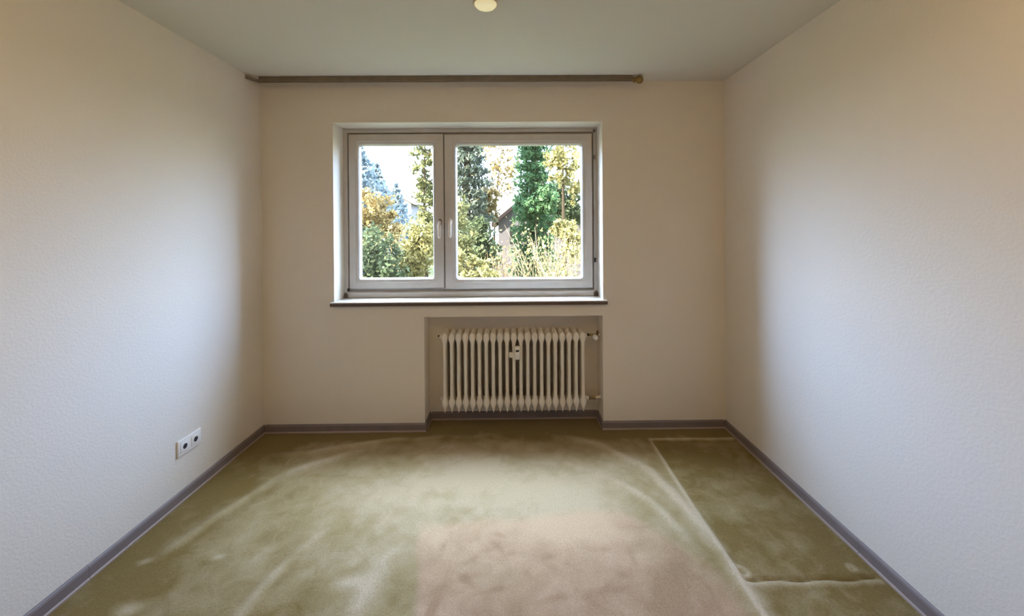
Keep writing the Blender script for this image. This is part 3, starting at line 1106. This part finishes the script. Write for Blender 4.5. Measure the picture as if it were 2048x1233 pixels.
# right pane
conifer('spruce_tree', 'dark blue-green conifer at the left edge of the right pane', at(940, 14), 14, zt(110, 14), 1.15, 'bluegreen', 15000, .10, power=.60)
leafy('bush', 'light green ivy-like bush in front of the dark conifer in the right pane', at(918, 11), 11,
      [(0, zt(430, 11), .42, .55), (.25, zt(485, 11), .45, .45)], 'yellowgreen', 1500, .06, cat='shrub', tr=.05)
bt = empty('bare_tree', (at(992, 19), 19, GZ), 'thin bare tree with a few orange leaves against the sky in the right pane', 'tree')
hb = zt(285, 19) - GZ
trunk(hb, .085, bt, lean=.06, branches=26, spread=1.9, z0=.55)
fb = Foliage()
cb = np.stack([RNG.normal(.45, .75, 40), RNG.normal(0, .5, 40), RNG.uniform(hb * .70, hb * 1.02, 40)], 1)
fb.leaves(cb[RNG.integers(0, 40, 800)] + RNG.normal(0, .16, (800, 3)), .11, .6)
fb.build('foliage', G['orange'], bt)
leafy('maple_tree', 'small orange-yellow tree beside the grey house gable', at(978, 17), 17,
      [(0, zt(400, 17), .62, .55), (.05, zt(430, 17), .55, .45)], 'orange', 1500, .10)
conifer('cypress_tree', 'tall bright green columnar tree in the right pane', at(1074, 16), 16, zt(90, 16), 0.98, 'green', 15000, .115, columnar=True)
leafy('ivy_bush', 'bright green low bush at the foot of the columnar tree', at(1078, 15), 15,
      [(-.2, zt(418, 15), .60, .45), (.35, zt(405, 15), .6, .5)], 'green', 2400, .08, cat='shrub', tr=.05)
leafy('willow_tree', 'yellow drooping tree at the upper right corner of the right pane', at(1135, 13), 13,
      [(0, zt(310, 13), .75, .5), (.1, zt(350, 13), .55, .6), (-.35, zt(335, 13), .3, .45), (.35, zt(390, 13), .25, .4), (.1, zt(270, 13), .9, .4)], 'yellow', 2600, .075)
leafy('oak_tree', 'dark green tree behind the yellow drooping one', at(1130, 19), 19,
      [(0, zt(400, 19), 1.0, .9), (.3, zt(440, 19), 1.0, .7), (-.4, zt(435, 19), .8, .6)], 'deep', 3000, .11)
leafy('bush', 'yellow-green bush above the bare twigs at the right edge of the right pane', at(1135, 12), 12,
      [(0, zt(465, 12), .55, .35), (.3, zt(500, 12), .4, .5)], 'yellow', 1500, .065, cat='shrub', tr=.05)
twigs('forsythia_shrub', 'large pale bare shrub filling the lower right of the right pane', at(1100, 9), 9, 1.15, 0, zt(430, 9), 58, 'straw', .012, leaves=900, lmat='yellow', leaf=.04)
twigs('forsythia_shrub', 'pale bare shrub at the lower right corner of the right pane', at(1150, 8), 8, .8, 0, zt(455, 8), 36, 'straw', .011, leaves=500, lmat='yellowgreen', leaf=.04)
twigs('dogwood_shrub', 'rosy twigged low shrub below the house gable', at(1010, 9), 9, .8, 0, zt(475, 9), 55, 'pinktwig', .009, leaves=500, lmat='orange', leaf=.04)
leafy('bush', 'low yellow leafy bush at the bottom left of the right pane', at(940, 8.5), 8.5,
      [(0, zt(540, 8.5), .42, .30), (.35, zt(552, 8.5), .4, .28), (-.3, zt(525, 8.5), .3, .28)], 'yellow', 2000, .05, cat='shrub', tr=.04)
leafy('bush', 'dark green bush between the conifer and the house', at(968, 13), 13,
      [(0, zt(470, 13), .45, .5), (.15, zt(515, 13), .6, .4)], 'deep', 1800, .075, cat='shrub', tr=.05)

# house with a gable glimpsed through the right pane
hm = {'wall': mat('house_render_grey', (0.13, 0.12, 0.135), .9, spec=.1), 'roof': mat('house_roof_dark', (0.03, 0.024, 0.026), .8, spec=.1),
      'tile': mat('house_roof_tile', (0.32, 0.28, 0.27), .8, spec=.1), 'pale': mat('house_render_pale', (0.22, 0.21, 0.22), .9, spec=.1)}


def house(name, label, x0, x1, y, depth, eave, ridge, wall, win_spots, roof='roof'):
    t = empty(name, ((x0 + x1) / 2, y, GZ), label, 'house')
    w = (x1 - x0) / 2
    e, r = eave - GZ, ridge - GZ
    bm = bmesh.new()
    v = [bm.verts.new(p) for p in ((-w, 0, 0), (w, 0, 0), (w, 0, e), (0, 0, r), (-w, 0, e), (-w, depth, 0), (w, depth, 0), (w, depth, e), (0, depth, r), (-w, depth, e))]
    for q in ((0, 1, 2, 3, 4), (9, 8, 7, 6, 5), (1, 6, 7, 2), (0, 4, 9, 5), (4, 3, 8, 9), (2, 7, 8, 3)):
        bm.faces.new([v[i] for i in q])
    obj('wall', bm, hm[wall], t)
    bm = bmesh.new()
    th, ov = 0.16, 0.4
    k = (r - e) / w
    for s in (-1, 1):
        a = [(s * (w + ov), e - k * ov), (0, r), (0, r + th * 1.6), (s * (w + ov), e - k * ov + th * 1.6)]
        f0 = [bm.verts.new((p[0], -ov, p[1] + .01)) for p in a]
        f1 = [bm.verts.new((p[0], depth + ov, p[1] + .01)) for p in a]
        for i in range(4):
            fc = bm.faces.new((f0[i], f0[(i + 1) % 4], f1[(i + 1) % 4], f1[i]))
            fc.material_index = 1 if i == 2 else 0
        bm.faces.new(f0)
        bm.faces.new(f1)
    obj('roof', bm, [hm[roof], hm['tile']], t)
    for (wx, wz, ww, wh) in win_spots:
        bm = bmesh.new()
        box(bm, wx - ww / 2, wx + ww / 2, -.05, .02, wz - GZ - wh / 2, wz - GZ + wh / 2)
        box(bm, wx - .03, wx + .03, -.07, 0, wz - GZ - wh / 2, wz - GZ + wh / 2)
        obj('window', bm, M['black'], t)
    return t


yh = 24
hx0 = at(990, yh)
house('gabled_house', 'grey house with a dark sloping gable edge seen through the right pane', at(1003, yh), at(1003, yh) + 5.4, yh, 7,
      zt(447, yh), zt(447, yh) + 2.2, 'wall', [(-1.75, zt(478, yh), .5, .8), (-.2, zt(478, yh), .8, .9)])
house('distant_house', 'pale distant house among the trees in the left pane', at(748, 44), at(748, 44) + 4.6, 44, 8,
      zt(408, 44), zt(385, 44), 'pale', [(-.9, zt(418, 44), 1.3, .7), (1.0, zt(418, 44), 1.2, .7)], 'tile')
